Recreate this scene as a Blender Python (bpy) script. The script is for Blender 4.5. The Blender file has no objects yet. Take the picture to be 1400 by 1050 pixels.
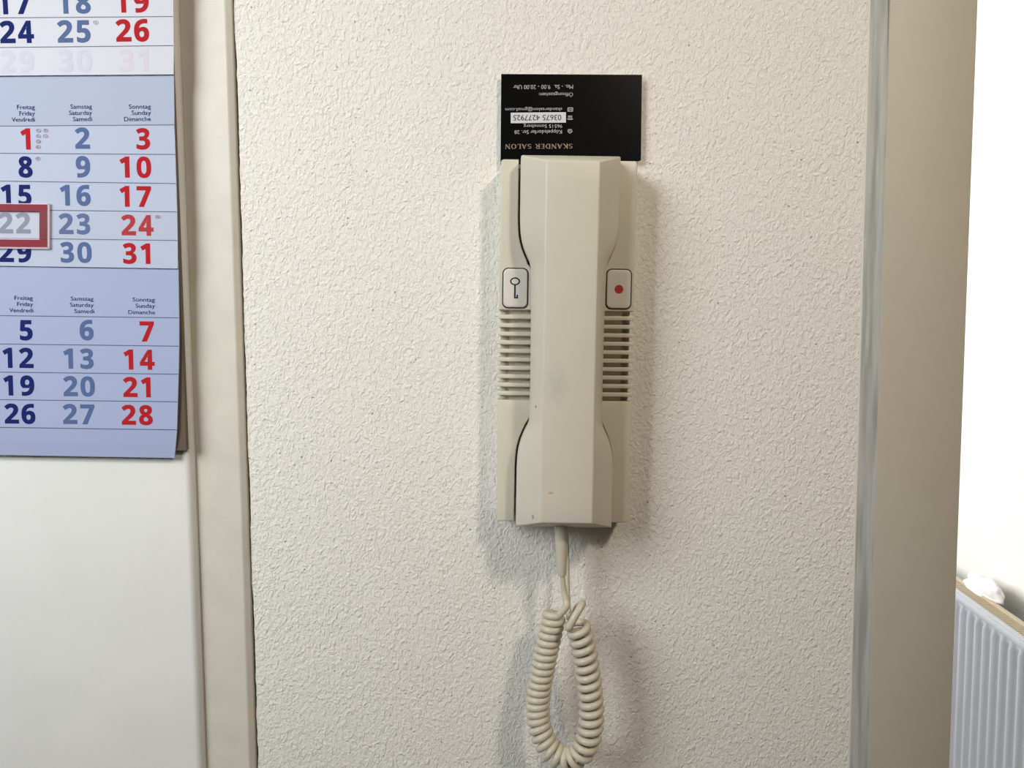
import bpy, bmesh, math, random
from mathutils import Vector, Matrix
from mathutils.geometry import tessellate_polygon
random.seed(4)
S = bpy.context.scene
COL = S.collection
MM = 0.001
# ---------------------------------------------------------------- camera
CAM = Vector((0, -0.462, 1.5))
F, CX, CY = 1050.0, 700.0, 525.0
dn = Vector((84, -14350, -1050)).normalized()
up = -dn
xr = Vector((1, 0, 0)); xr = (xr - up * xr.dot(up)).normalized()
yr = up.cross(xr)
ROT = Matrix((xr, yr, up))            # camera -> world
cam_d = bpy.data.cameras.new('camera')
cam_d.sensor_fit = 'HORIZONTAL'; cam_d.sensor_width = 36; cam_d.lens = 27
cam_d.clip_start = 0.02; cam_d.clip_end = 50
cam = bpy.data.objects.new('camera', cam_d); COL.objects.link(cam)
cam.matrix_world = Matrix.Translation(CAM) @ ROT.to_4x4()
cam_d.dof.use_dof = False
S.camera = cam
S.view_settings.view_transform = 'Standard'; S.view_settings.look = 'None'
S.view_settings.gamma = 1; S.view_settings.use_curve_mapping = False
S.view_settings.exposure = 0.0
# ---------------------------------------------------------------- sky and lamps
W = bpy.data.worlds.new('sky'); S.world = W; W.use_nodes = True
W.node_tree.nodes['Background'].inputs[0].default_value = (0.62, 0.76, 1.0, 1)
W.node_tree.nodes['Background'].inputs[1].default_value = 1.0

KW, KL, KN = 1, 1, 1
def area(name, loc, target, sx, sy, power, color, shape='RECTANGLE'):
    d = bpy.data.lights.new(name, 'AREA'); d.shape = shape; d.size = sx
    if shape in ('RECTANGLE', 'ELLIPSE'): d.size_y = sy
    d.energy = power; d.color = color
    o = bpy.data.objects.new(name, d); COL.objects.link(o)
    o.location = loc
    o.rotation_euler = (Vector(target) - Vector(loc)).to_track_quat('-Z', 'Y').to_euler()
    return o
LAMP = (0.36, -0.68, 2.00)
area('window_daylight', (-1.0, -0.80, 2.06), (-.50, 0, 1.66), 0.90, 0.70, 3.8*KW, (0.89, 0.93, 0.955)).data.spread = math.radians(60)
area('ceiling_lamp_light', LAMP, (0.0, 0.0, 1.45), 0.10, 0.10, 3.3*KL, (1.0, 0.87, 0.70), 'DISK')
area('next_room_daylight', (-0.6, 2.75, 1.75), (1.36, 1.6, 1.0), 1.2, 1.2, 72*KN, (0.93, 0.96, 1.0))

def at(px, py, y):
    """point of the plane at depth y that the pixel of the photograph shows"""
    d = ROT @ Vector(((px - CX) / F, -(py - CY) / F, -1))
    return CAM + d * ((y - CAM.y) / d.y)
def atz(px, py, z):
    d = ROT @ Vector(((px - CX) / F, -(py - CY) / F, -1))
    return CAM + d * ((z - CAM.z) / d.z)

# ---------------------------------------------------------------- materials
def lin(c):
    return tuple(((v / 255) / 12.92 if v / 255 <= 0.04045 else ((v / 255 + 0.055) / 1.055) ** 2.4) for v in c) + (1,)
MATS = {}
def mat(name, rgb, rough=0.5, bump=0, bscale=600, mottled=0, spec=0.5, mscale=40, metallic=0):
    if name in MATS: return MATS[name]
    m = bpy.data.materials.new(name); m.use_nodes = True; nt = m.node_tree; N = nt.nodes; L = nt.links
    b = N['Principled BSDF']; b.inputs['Roughness'].default_value = rough
    b.inputs['Specular IOR Level'].default_value = spec; b.inputs['Metallic'].default_value = metallic
    c = lin(rgb); b.inputs['Base Color'].default_value = c
    tc = N.new('ShaderNodeTexCoord')
    if mottled:
        n = N.new('ShaderNodeTexNoise'); n.inputs['Scale'].default_value = mscale; n.inputs['Detail'].default_value = 4
        r = N.new('ShaderNodeMapRange'); r.inputs[1].default_value = .3; r.inputs[2].default_value = .7
        r.inputs[3].default_value = 1 - mottled; r.inputs[4].default_value = 1 + mottled * .4
        mx = N.new('ShaderNodeVectorMath'); mx.operation = 'SCALE'; mx.inputs[0].default_value = c[:3]
        L.new(tc.outputs['Object'], n.inputs['Vector']); L.new(n.outputs['Fac'], r.inputs[0])
        L.new(r.outputs[0], mx.inputs['Scale']); L.new(mx.outputs[0], b.inputs['Base Color'])
    if bump:
        n = N.new('ShaderNodeTexNoise'); n.inputs['Scale'].default_value = bscale; n.inputs['Detail'].default_value = 3
        bp = N.new('ShaderNodeBump'); bp.inputs['Distance'].default_value = bump; bp.inputs['Strength'].default_value = 1
        L.new(tc.outputs['Object'], n.inputs['Vector']); L.new(n.outputs['Fac'], bp.inputs['Height'])
        L.new(bp.outputs[0], b.inputs['Normal'])
    MATS[name] = m
    return m

def stucco():
    m = bpy.data.materials.new('rough_white_plaster'); m.use_nodes = True; nt = m.node_tree; N = nt.nodes; L = nt.links
    b = N['Principled BSDF']; b.inputs['Roughness'].default_value = .75; b.inputs['Specular IOR Level'].default_value = .3
    tc = N.new('ShaderNodeTexCoord')
    def noise(scale, detail, rough=.5, dist=0, src=None):
        n = N.new('ShaderNodeTexNoise'); n.inputs['Scale'].default_value = scale; n.inputs['Detail'].default_value = detail
        n.inputs['Roughness'].default_value = rough; n.inputs['Distortion'].default_value = dist
        L.new(src or tc.outputs['Object'], n.inputs['Vector']); return n.outputs['Fac']
    def math_(op, a, c, d=None):
        n = N.new('ShaderNodeMath'); n.operation = op
        for i, v in enumerate((a, c) if d is None else (a, c, d)):
            if isinstance(v, (int, float)): n.inputs[i].default_value = v
            else: L.new(v, n.inputs[i])
        return n.outputs[0]
    def ramp(v, a, c, lo, hi, smooth=True):
        n = N.new('ShaderNodeMapRange'); n.interpolation_type = 'SMOOTHSTEP' if smooth else 'LINEAR'
        L.new(v, n.inputs[0]); n.inputs[1].default_value = a; n.inputs[2].default_value = c
        n.inputs[3].default_value = lo; n.inputs[4].default_value = hi; return n.outputs[0]
    mp = N.new('ShaderNodeMapping'); mp.inputs['Rotation'].default_value = (0, .6, 0); mp.inputs['Scale'].default_value = (1.15, 1, .85)
    L.new(tc.outputs['Object'], mp.inputs['Vector'])
    lumps = noise(400, 3.0, .5, .6, mp.outputs[0])
    ridg = noise(230, 2, .5, 1.0, mp.outputs[0])
    ridge = ramp(math_('ABSOLUTE', math_('SUBTRACT', ridg, .5), 0), 0, .045, 1, 0)
    fine = noise(900, 2, .6)
    patch = noise(26, 2)
    h = math_('ADD', math_('MULTIPLY', lumps, 1.0), math_('MULTIPLY', ridge, .06))
    h = math_('ADD', h, math_('MULTIPLY', fine, .28))
    v = N.new('ShaderNodeTexVoronoi'); v.inputs['Scale'].default_value = 170; L.new(tc.outputs['Object'], v.inputs['Vector'])
    pit = ramp(v.outputs['Distance'], .05, .13, 1, 0)
    gate = ramp(noise(75, 1), .55, .62, 0, 1)
    pit = math_('MULTIPLY', pit, gate)
    h = math_('ADD', h, math_('MULTIPLY', ramp(noise(300, 2.5, .55, .8, mp.outputs[0]), .48, .68, 0, 1), .26))
    h = math_('SUBTRACT', h, math_('MULTIPLY', pit, .55))
    bp = N.new('ShaderNodeBump'); bp.inputs['Distance'].default_value = .00100
    L.new(math_('ADD', .80, math_('MULTIPLY', patch, .3)), bp.inputs['Strength'])
    L.new(h, bp.inputs['Height']); L.new(bp.outputs[0], b.inputs['Normal'])
    mix = N.new('ShaderNodeMix'); mix.data_type = 'RGBA'
    mix.inputs[6].default_value = lin((233, 229, 219)); mix.inputs[7].default_value = lin((236, 232, 223))
    L.new(noise(9, 3), mix.inputs[0]); 
    mix2 = N.new('ShaderNodeMix'); mix2.data_type = 'RGBA'; mix2.inputs[7].default_value = lin((150, 140, 125))
    L.new(mix.outputs[2], mix2.inputs[6]); L.new(math_('MULTIPLY', pit, .5), mix2.inputs[0])
    L.new(mix2.outputs[2], b.inputs['Base Color'])
    return m
PLASTER = stucco()
SMOOTHWALL = mat('smooth_white_wall_paint', (236, 233, 226), .7, .0002, 60)
MARGIN = mat('smooth_wall_margin_paint', (229, 224, 213), .75, .0003, 120)
FARPAINT = mat('muted_beige_wall_paint', (104, 98, 90), .8)
DOORPAINT = mat('cream_door_enamel', (235, 234, 230), .34, .00010, 160, .035, .5, 22)
FRAMEPAINT = mat('cream_frame_enamel', (216, 211, 196), .38, .00012, 260, .06, .5, 60)
CASING = mat('grey_beige_frame_paint', (189, 180, 162), .5, .00008, 500, .03, .35, 50)
PLASTIC = mat('ivory_plastic', (209, 203, 184), .42, .00002, 3000, .02, .45, 60)
BARPLASTIC = PLASTIC
BUTTON = mat('pale_button_plastic', (214, 208, 198), .32)
GAPSHADE = mat('painted_gap_shade', (40, 34, 28), .9)
GROOVESHADE = mat('painted_groove_shade', (62, 56, 48), .8)
CORD = mat('beige_cord_vinyl', (203, 195, 173), .3, .00003, 300, .04)
NAVY = mat('navy_ink', (20, 34, 98), .8, spec=.15)
STEEL = mat('grey_blue_ink', (86, 105, 148), .8, spec=.15)
RED = mat('red_ink', (176, 30, 38), .8, spec=.15)
LINEINK = mat('rule_ink', (72, 78, 108), .6)
GHOST = mat('ghost_print', (204, 204, 214), .8, spec=.15)
GHOSTR = mat('ghost_print_red', (210, 203, 211), .8, spec=.15)
PAPERW = mat('white_calendar_paper', (209, 210, 217), .8, .00004, 900)
PAPERB = mat('pale_blue_calendar_paper', (173, 181, 202), .8, .00004, 900)
PAPERB2 = mat('blue_calendar_paper', (163, 173, 204), .8, .00004, 900)
PAPERROW = mat('light_blue_row_paper', (183, 190, 210), .8, .00004, 900)
CARDBOARD = mat('grey_brown_cardboard', (112, 98, 84), .8, .0001, 500)
CARDBLACK = mat('black_glossy_card', (8, 8, 9), .22, spec=.3)
CARDTEXT = mat('pale_card_print', (176, 174, 170), .5)
BRONZE = mat('bronze_card_print', (150, 128, 110), .5)
STRIP = mat('pale_sticker', (206, 208, 214), .5)
BLACKINK = mat('black_ink', (18, 18, 20), .5)
CARDEDGE = mat('card_paper_edge', (220, 218, 214), .7)
RADW = mat('white_radiator_enamel', (184, 186, 192), .35)
GRILLE = mat('beige_radiator_grille', (188, 172, 146), .6)
CLOTH = mat('white_cloth', (240, 238, 235), .9, .001, 60)
FLOOR = mat('grey_floor_covering', (96, 88, 80), .6, 0, 1, .1)
FILLER = None

def clear(name, rgb, fac, rough=.25):
    m = bpy.data.materials.new(name); m.use_nodes = True; nt = m.node_tree; N = nt.nodes; L = nt.links
    b = N['Principled BSDF']; b.inputs['Base Color'].default_value = lin(rgb); b.inputs['Roughness'].default_value = rough; b.inputs['Specular IOR Level'].default_value = .1
    t = N.new('ShaderNodeBsdfTransparent'); mx = N.new('ShaderNodeMixShader'); mx.inputs[0].default_value = fac
    L.new(t.outputs[0], mx.inputs[1]); L.new(b.outputs[0], mx.inputs[2]); L.new(mx.outputs[0], N['Material Output'].inputs[0])
    return m
CLEARBAND = clear('clear_film', (214, 208, 216), .05)
CLEARWIN = clear('frosted_window_film', (250, 250, 252), .24)
CLEARRIM = clear('clear_slider_rim', (232, 214, 222), .55)
def red_slider():
    m = bpy.data.materials.new('red_slider_plastic'); m.use_nodes = True; nt = m.node_tree; N = nt.nodes; L = nt.links
    b = N['Principled BSDF']; b.inputs['Roughness'].default_value = .5
    b.inputs['Base Color'].default_value = lin((130, 22, 38)); b.inputs['Specular IOR Level'].default_value = .2
    return m
REDPLASTIC = red_slider()
REDPALE = clear('worn_red_slider_side', (126, 52, 62), .96)

def filler():
    m = bpy.data.materials.new('grey_filler_strip'); m.use_nodes = True; nt = m.node_tree; N = nt.nodes; L = nt.links
    b = N['Principled BSDF']; b.inputs['Roughness'].default_value = .6
    tc = N.new('ShaderNodeTexCoord'); mp = N.new('ShaderNodeMapping'); mp.inputs['Scale'].default_value = (240, 240, 14)
    L.new(tc.outputs['Object'], mp.inputs['Vector'])
    n = N.new('ShaderNodeTexNoise'); n.inputs['Scale'].default_value = 1; n.inputs['Detail'].default_value = 4
    L.new(mp.outputs[0], n.inputs['Vector'])
    r = N.new('ShaderNodeValToRGB'); e = r.color_ramp.elements
    e[0].position = .36; e[0].color = lin((158, 161, 156)); e[1].position = .58; e[1].color = lin((190, 191, 187))
    L.new(n.outputs['Fac'], r.inputs[0]); L.new(r.outputs[0], b.inputs['Base Color'])
    bp = N.new('ShaderNodeBump'); bp.inputs['Distance'].default_value = .0006; L.new(n.outputs['Fac'], bp.inputs['Height'])
    L.new(bp.outputs[0], b.inputs['Normal'])
    return m
FILLER = filler()

def handset_plastic():
    m = mat('ivory_plastic', (0, 0, 0)).copy(); m.name = 'ivory_handset_plastic'
    nt = m.node_tree; N = nt.nodes; L = nt.links; b = N['Principled BSDF']
    src = b.inputs['Base Color'].links[0].from_socket
    tc = N.new('ShaderNodeTexCoord')
    def spot(c, sx, sz, rgb, fac, hard, wob=0.0):
        nonlocal src
        mp = N.new('ShaderNodeMapping'); mp.vector_type = 'POINT'
        mp.inputs['Location'].default_value = (-c[0] / sx, 0, -c[1] / sz); mp.inputs['Scale'].default_value = (1 / sx, 0, 1 / sz)
        L.new(tc.outputs['Object'], mp.inputs['Vector'])
        ln = N.new('ShaderNodeVectorMath'); ln.operation = 'LENGTH'; L.new(mp.outputs[0], ln.inputs[0])
        nz = N.new('ShaderNodeTexNoise'); nz.inputs['Scale'].default_value = 350; L.new(tc.outputs['Object'], nz.inputs['Vector'])
        ad = N.new('ShaderNodeMath'); ad.operation = 'MULTIPLY_ADD'; L.new(nz.outputs['Fac'], ad.inputs[0]); ad.inputs[1].default_value = wob
        L.new(ln.outputs['Value'], ad.inputs[2])
        r = N.new('ShaderNodeMapRange'); L.new(ad.outputs[0], r.inputs[0]); r.inputs[1].default_value = hard + wob * .5; r.inputs[2].default_value = 1 + wob * .5
        r.inputs[3].default_value = fac; r.inputs[4].default_value = 0
        mx = N.new('ShaderNodeMix'); mx.data_type = 'RGBA'; mx.inputs[7].default_value = lin(rgb)
        L.new(src, mx.inputs[6]); L.new(r.outputs[0], mx.inputs[0]); src = mx.outputs[2]
    spot((-.0172, -.0340), .0005, .0010, (70, 62, 50), .9, .3, .4)      # small dark nick
    spot((-.0180, -.0945), .0008, .0017, (150, 128, 84), .9, .3, 1.2)   # brown chip
    spot((-.0085, -.0800), .0019, .0009, (165, 165, 155), .8, .5, .6)   # grey scuff
    spot((-.0060, -.0210), .0070, .0150, (186, 186, 172), .55, .1, 1.0) # faint grey smudge
    L.new(src, b.inputs['Base Color'])
    return m
HANDPLASTIC = handset_plastic()

# ---------------------------------------------------------------- mesh helpers
def new_obj(name, bm, m, parent=None, smooth=None):
    me = bpy.data.meshes.new(name); bmesh.ops.recalc_face_normals(bm, faces=bm.faces[:]); bm.to_mesh(me); bm.free()
    for x in (m if isinstance(m, (list, tuple)) else [m]): me.materials.append(x)
    o = bpy.data.objects.new(name, me); COL.objects.link(o)
    if smooth is not None:
        for p in me.polygons: p.use_smooth = True
        if smooth < 3: me.set_sharp_from_angle(angle=smooth)
    if parent: o.parent = parent
    return o
def raw_obj(name, verts, faces, m, parent=None):
    me = bpy.data.meshes.new(name); me.from_pydata([tuple(v) for v in verts], [], faces)
    for x in (m if isinstance(m, (list, tuple)) else [m]): me.materials.append(x)
    o = bpy.data.objects.new(name, me); COL.objects.link(o)
    if parent: o.parent = parent
    return o
def tag(o, label=None, cat=None, group=None, kind=None):
    if label: o['label'] = label
    if cat: o['category'] = cat
    if group: o['group'] = group
    if kind: o['kind'] = kind
    return o
def empty(name, loc, roty=0):
    o = bpy.data.objects.new(name, None); COL.objects.link(o); o.location = loc; o.rotation_euler = (0, roty, 0)
    o.empty_display_size = .02; return o
def box(bm, a, b, bev=0):
    r = bmesh.ops.create_cube(bm, size=1)
    vs = r['verts']
    for v in vs:
        v.co = Vector((a[i] + (b[i] - a[i]) * (v.co[i] + .5) for i in range(3)))
    if bev:
        es = list({e for v in vs for e in v.link_edges})
        bmesh.ops.bevel(bm, geom=es, offset=bev, segments=2, affect='EDGES', profile=.5)
    return bm
def boxo(name, a, b, m, parent=None, bev=0):
    return new_obj(name, box(bmesh.new(), a, b, bev), m, parent, .6 if bev else None)
def offset_poly(P, d):
    """inset a counter-clockwise polygon (x, z) by d"""
    n = len(P); out = []
    for i in range(n):
        a, b, c = Vector(P[i - 1]), Vector(P[i]), Vector(P[(i + 1) % n])
        u = (b - a).normalized(); w = (c - b).normalized()
        n1 = Vector((-u.y, u.x)); n2 = Vector((-w.y, w.x))
        k = 1 + n1.dot(n2)
        v = (n1 + n2) / max(k, .35)
        out.append(tuple(b + v * d))
    return out
def ccw(P):
    A = sum(P[i - 1][0] * P[i][1] - P[i][0] * P[i - 1][1] for i in range(len(P)))
    return P if A > 0 else P[::-1]
def prism(bm, P, yb, yf, bev=0, segs=3):
    """polygon P in (x, z), back at yb, front at yf (< yb, towards the room), rounded front edge"""
    P = ccw(P); rings = [[(x, yb, z) for x, z in P]]
    if bev:
        for k in range(segs + 1):
            a = math.pi / 2 * k / segs
            Q = offset_poly(P, bev * (1 - math.cos(a)))
            rings.append([(x, yf + bev * (1 - math.sin(a)), z) for x, z in Q])
    else: rings.append([(x, yf, z) for x, z in P])
    R = [[bm.verts.new(p) for p in r] for r in rings]; n = len(P)
    for r0, r1 in zip(R, R[1:]):
        for i in range(n): bm.faces.new((r0[i], r0[(i + 1) % n], r1[(i + 1) % n], r1[i]))
    for r in (R[0], R[-1]):
        for t in tessellate_polygon([[Vector((v.co.x, v.co.z, 0)) for v in r]]):
            try: bm.faces.new([r[i] for i in t])
            except ValueError: pass
    return bm
def rrect(cx, cz, w, h, r, n=6):
    P = []
    for sx, sz, a0 in ((1, 1, 0), (-1, 1, 90), (-1, -1, 180), (1, -1, 270)):
        for k in range(n + 1):
            a = math.radians(a0 + 90 * k / n)
            P.append((cx + sx * (w / 2 - r) + r * math.cos(a), cz + sz * (h / 2 - r) + r * math.sin(a)))
    return P
def tube(pts, rad, sides=12, caps=True):
    bm = bmesh.new(); n = len(pts); rings = []
    T = [(pts[min(i + 1, n - 1)] - pts[max(i - 1, 0)]).normalized() for i in range(n)]
    nrm = T[0].orthogonal().normalized()
    for i in range(n):
        nrm = (nrm - T[i] * nrm.dot(T[i])).normalized(); bn = T[i].cross(nrm)
        r = rad[i] if isinstance(rad, list) else rad
        rings.append([bm.verts.new(pts[i] + (nrm * math.cos(2 * math.pi * k / sides) + bn * math.sin(2 * math.pi * k / sides)) * r) for k in range(sides)])
    for a, b in zip(rings, rings[1:]):
        for k in range(sides): bm.faces.new((a[k], a[(k + 1) % sides], b[(k + 1) % sides], b[k]))
    if caps: bm.faces.new(rings[0][::-1]); bm.faces.new(rings[-1])
    return bm
def catmull(P, n):
    out = []; P = [Vector(p) for p in P]; Q = [2 * P[0] - P[1]] + P + [2 * P[-1] - P[-2]]
    for i in range(1, len(Q) - 2):
        for k in range(n):
            t = k / n; a, b, c, d = Q[i - 1:i + 3]
            out.append(.5 * (2 * b + (c - a) * t + (2 * a - 5 * b + 4 * c - d) * t * t + (3 * b - a - 3 * c + d) * t ** 3))
    out.append(P[-1]); return out

# ---------------------------------------------------------------- the room
FY = -.0036
FLX = at(243.5, 0, FY).x
FRX = at(308.3, 0, FY).x
FOX = at(317.2, 0, -.0005).x
WX = FOX + .0006      # left edge of the door frame
def structure(o): o['kind'] = 'structure'; return o
# plaster wall with ragged left edge beside the frame
ZT, ZB = 2.6, 0.0
pl = [(-0.1553, ZB)]
P = [(.2120, ZB)]
P += [(.2120 , 1.15)]
z = 1.15
while z < 1.75:
    P.append((.2098 + (1.69 - z) / .465 * .0018 + random.uniform(-.0007, .0007), z)); z += .006
P += [(.2095, ZT), (WX, ZT)]
z = 1.75; off = 0
while z > 1.1:
    off = max(-.0005, min(.0005, off + random.uniform(-.00030, .00030)))
    P.append((WX + off, z)); z -= .0022
P.append((WX, ZB))
structure(new_obj('wall_back', prism(bmesh.new(), P, .10, 0, .0012, 2), PLASTER))
# smooth painted margin + grey filler joint
P = [(.2092, ZB), (.2250, ZB)] 
P += [(.2243, 1.15)]
z = 1.15
while z < 1.75:
    P.append((.2236 - (z - 1.2237) / .465 * .0028 + random.uniform(-.0006, .0006), z)); z += .012
P += [(.2203, ZT), (.2092, ZT)]
structure(new_obj('trim_2', prism(bmesh.new(), P, .10, -.0001, .0006, 2), FILLER))
P = [(.2085, ZB), (.2085, ZT), (.2120, ZT)]
z = 1.75
while z > 1.12:
    P.append((.2100 + (1.69 - z) / .465 * .0045 + random.uniform(-.0003, .0003), z)); z -= .01
P += [(.2142, ZB)]
structure(new_obj('trim_3', prism(bmesh.new(), P, .09, -.00004, .00005, 1), MARGIN))
# right door frame (grey beige)
P = [(.2200, -.0), (.2722, -.0)]
bm = bmesh.new(); box(bm, (.2205, -.0008, ZB), (.2722, .12, ZT), .0014)
structure(new_obj('trim_4', bm, CASING, None, .6))
# wall beyond the opening and above the door, out of view
structure(boxo('trim_5', (1.13, -.0012, 0), (1.18, .12, ZT), CASING))
structure(boxo('wall_back_right', (1.18, 0, 0), (1.62, .10, ZT), PLASTER))
# left door frame with chamfered outer edge
bm = bmesh.new()
prof = [(FLX, .06), (FLX, FY + .0012), (FLX + .0004, FY + .0004), (FLX + .0012, FY), (FRX - .0008, FY), (FRX, FY + .0003), (FOX - .0003, -.0016), (FOX, -.0012), (FOX, .06)]
# frame profile in (x, y) swept along z
vs = [[bm.verts.new((x, y, zz)) for x, y in prof] for zz in (0, ZT)]
for i in range(len(prof)): bm.faces.new((vs[0][i], vs[0][(i + 1) % len(prof)], vs[1][(i + 1) % len(prof)], vs[1][i]))
bm.faces.new(vs[0]); bm.faces.new(vs[1])
structure(new_obj('trim_1', bm, FRAMEPAINT))
structure(boxo('gap_shade_frame', (FOX - .0005, .0035, 0), (WX + .002, .06, ZT), GAPSHADE))  # dark strip painting the shade inside the gap between frame and plaster
# door leaf with rounded edge
LEAF = -.0090
LX = at(241.8, 0, -.0060).x
bm = bmesh.new(); prof = [(-.93, .02), (-.93, LEAF)]
R_ = .0046
for k in range(9):
    a = math.pi / 2 * k / 8
    prof.append((LX - R_ + R_ * math.sin(a), LEAF + R_ - R_ * math.cos(a)))
prof += [(LX, .02)]
vs = [[bm.verts.new((x, y, zz)) for x, y in prof] for zz in (.005, 2.1)]
for i in range(len(prof)): bm.faces.new((vs[0][i], vs[0][(i + 1) % len(prof)], vs[1][(i + 1) % len(prof)], vs[1][i]))
bm.faces.new(vs[0]); bm.faces.new(vs[1])
structure(new_obj('door_1', bm, DOORPAINT, None, .5))
structure(boxo('gap_shade_door', (LX - .0004, .006, .005), (FLX + .0004, .02, 2.1), GAPSHADE))  # added dark strip: shade in the slit beside the door leaf, as colour
structure(boxo('trim_8', (-.98, FY, 0), (-.932, .06, ZT), FRAMEPAINT))
structure(boxo('trim_9', (-.932, FY, 2.103), (FLX, .06, 2.16), FRAMEPAINT))
structure(boxo('wall_back_top', (-.932, 0, 2.16), (FLX, .10, ZT), PLASTER))
structure(boxo('wall_back_left', (-1.02, 0, 0), (-.98, .10, ZT), PLASTER))
structure(boxo('floor', (-1.25, -2.3, -.05), (1.62, 3.3, 0), FLOOR))
structure(boxo('ceiling', (-1.25, -2.3, ZT), (1.62, 3.3, ZT + .05), SMOOTHWALL))
structure(boxo('wall_front', (-1.02, -2.3, 0), (1.6, -2.2, ZT), FARPAINT))
structure(boxo('wall_right', (1.52, -2.2, 0), (1.62, 0, ZT), FARPAINT))
# left wall with a window opening
bm = bmesh.new()
box(bm, (-1.17, -2.3, 0), (-1.02, 0, 1.68)); box(bm, (-1.17, -2.3, 2.56), (-1.02, 0, ZT))
box(bm, (-1.17, -2.3, 1.68), (-1.02, -1.58, 2.56)); box(bm, (-1.17, -.42, 1.68), (-1.02, 0, 2.56))
structure(new_obj('wall_left', bm, SMOOTHWALL))
bm = bmesh.new()
for a, b in (((-1.14, -1.58, 1.68), (-1.08, -1.52, 2.56)), ((-1.14, -.48, 1.68), (-1.08, -.42, 2.56)),
             ((-1.14, -1.52, 1.68), (-1.08, -.48, 1.74)), ((-1.14, -1.52, 2.50), (-1.08, -.48, 2.56))): box(bm, a, b)
structure(new_obj('window_1', bm, RADW))
# next room
RWX = 1.37

# ---------------------------------------------------------------- next room walls and radiator
TOPZ = .735
f1, f2 = atz(1310, 814, TOPZ), atz(1400, 880, TOPZ)      # front top edge
RDIR = (f2 - f1); RDIR.z = 0; RDIR.normalize()            # towards the camera side
RN = Vector((RDIR.y, -RDIR.x, 0))
if RN.x > 0: RN = -RN                                     # faces the room
def rp(s, d, z): # s along the radiator from f1 (towards the viewer +), d behind the front face
    v = f1 + RDIR * s - RN * d; return Vector((v.x, v.y, z))
b1 = atz(1312, 794, TOPZ)
DEPTH = (b1 - f1).dot(-RN)
print('RAD', f1, f2, RDIR, RN, 'depth', DEPTH)
def quadwall(name, s0, s1, d0, d1, z0, z1, m):
    c = [rp(s0, d0, 0), rp(s1, d0, 0), rp(s1, d1, 0), rp(s0, d1, 0)]
    vs = [(p.x, p.y, z0) for p in c] + [(p.x, p.y, z1) for p in c]
    return structure(raw_obj(name, vs, [(3, 2, 1, 0), (4, 5, 6, 7), (0, 1, 5, 4), (1, 2, 6, 5), (2, 3, 7, 6), (3, 0, 4, 7)], m))
WD = .145
quadwall('wall_next_room_right', -1.35, 1.50, WD, WD + .1, 0, ZT, SMOOTHWALL)
structure(boxo('wall_next_room_far', (-1.6, 3.05, 0), (1.62, 3.15, ZT), SMOOTHWALL))
structure(boxo('wall_next_room_left', (-1.35, .12, 0), (-1.25, 3.05, ZT), SMOOTHWALL))
rad = empty('radiator', rp(0, .05, .14)); rad.location.z = .14
tag(rad, 'white ribbed panel radiator with beige top grille seen through the doorway', 'radiator')
inv = Matrix.Translation(-rad.location)
S0, S1, RZ0 = -.55, .75, .14
pit = .0430
# ribbed front panel
prof = []
s = S0 + .02
while s < S1 - .02:
    for k, dd in ((0, .015), (.28, .015), (.40, .0090), (.50, .0016), (.62, 0), (.74, .0016), (.85, .0090), (.95, .0145)):
        prof.append((s + k * pit, dd))
    s += pit
prof = [(S0, .004)] + prof + [(S1, .004)]
zs = [RZ0, RZ0 + .018, RZ0 + .03, TOPZ - .042, TOPZ - .028, TOPZ - .020, TOPZ - .014]
vs, fs = [], []
for zi, zz in enumerate(zs):
    for s, dd in prof:
        d = dd if 2 <= zi <= 3 else (.0048 if zi in (0, 6) else .0065 * .6 + dd * .3)
        v = rp(s, d, zz) - rad.location; vs.append(v)
n = len(prof)
for zi in range(len(zs) - 1):
    for i in range(n - 1): fs.append((zi * n + i, zi * n + i + 1, (zi + 1) * n + i + 1, (zi + 1) * n + i))
o = raw_obj('front_panel', vs, fs, RADW, rad)
for p in o.data.polygons: p.use_smooth = True
def rbox(name, s0, s1, d0, d1, z0, z1, m, bev=.002):
    bm = bmesh.new(); box(bm, (s0, d0, z0), (s1, d1, z1), bev)
    for v in bm.verts: v.co = rp(v.co.x, v.co.y, v.co.z) - rad.location
    return new_obj(name, bm, m, rad, .6)
rbox('top_rail', S0, S1, -.001, .010, TOPZ - .018, TOPZ, RADW, .004)
rbox('top_trim', S0, S1, .006, .020, TOPZ - .004, TOPZ + .003, RADW, .001)
rbox('back_panel', S0, S1, DEPTH - .012, DEPTH, RZ0, TOPZ - .002, RADW)
rbox('back_rail', S0, S1, DEPTH - .004, DEPTH + .008, TOPZ - .012, TOPZ + .004, GRILLE)
rbox('end_cap', S1 - .003, S1 + .003, 0, DEPTH, RZ0 + .01, TOPZ, RADW)
rbox('end_cap', S0 - .003, S0 + .003, 0, DEPTH, RZ0 + .01, TOPZ, RADW)
bm = bmesh.new(); s = S0 + .01
while s < S1 - .01:
    box(bm, (s, .019, TOPZ - .008), (s + .0065, DEPTH - .003, TOPZ - .001)); s += .0105
box(bm, (S0, .02, TOPZ - .020), (S1, DEPTH - .004, TOPZ - .012))
for v in bm.verts: v.co = rp(v.co.x, v.co.y, v.co.z) - rad.location
o = new_obj('top_grille', bm, GRILLE, rad); o['kind'] = 'stuff'
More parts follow.
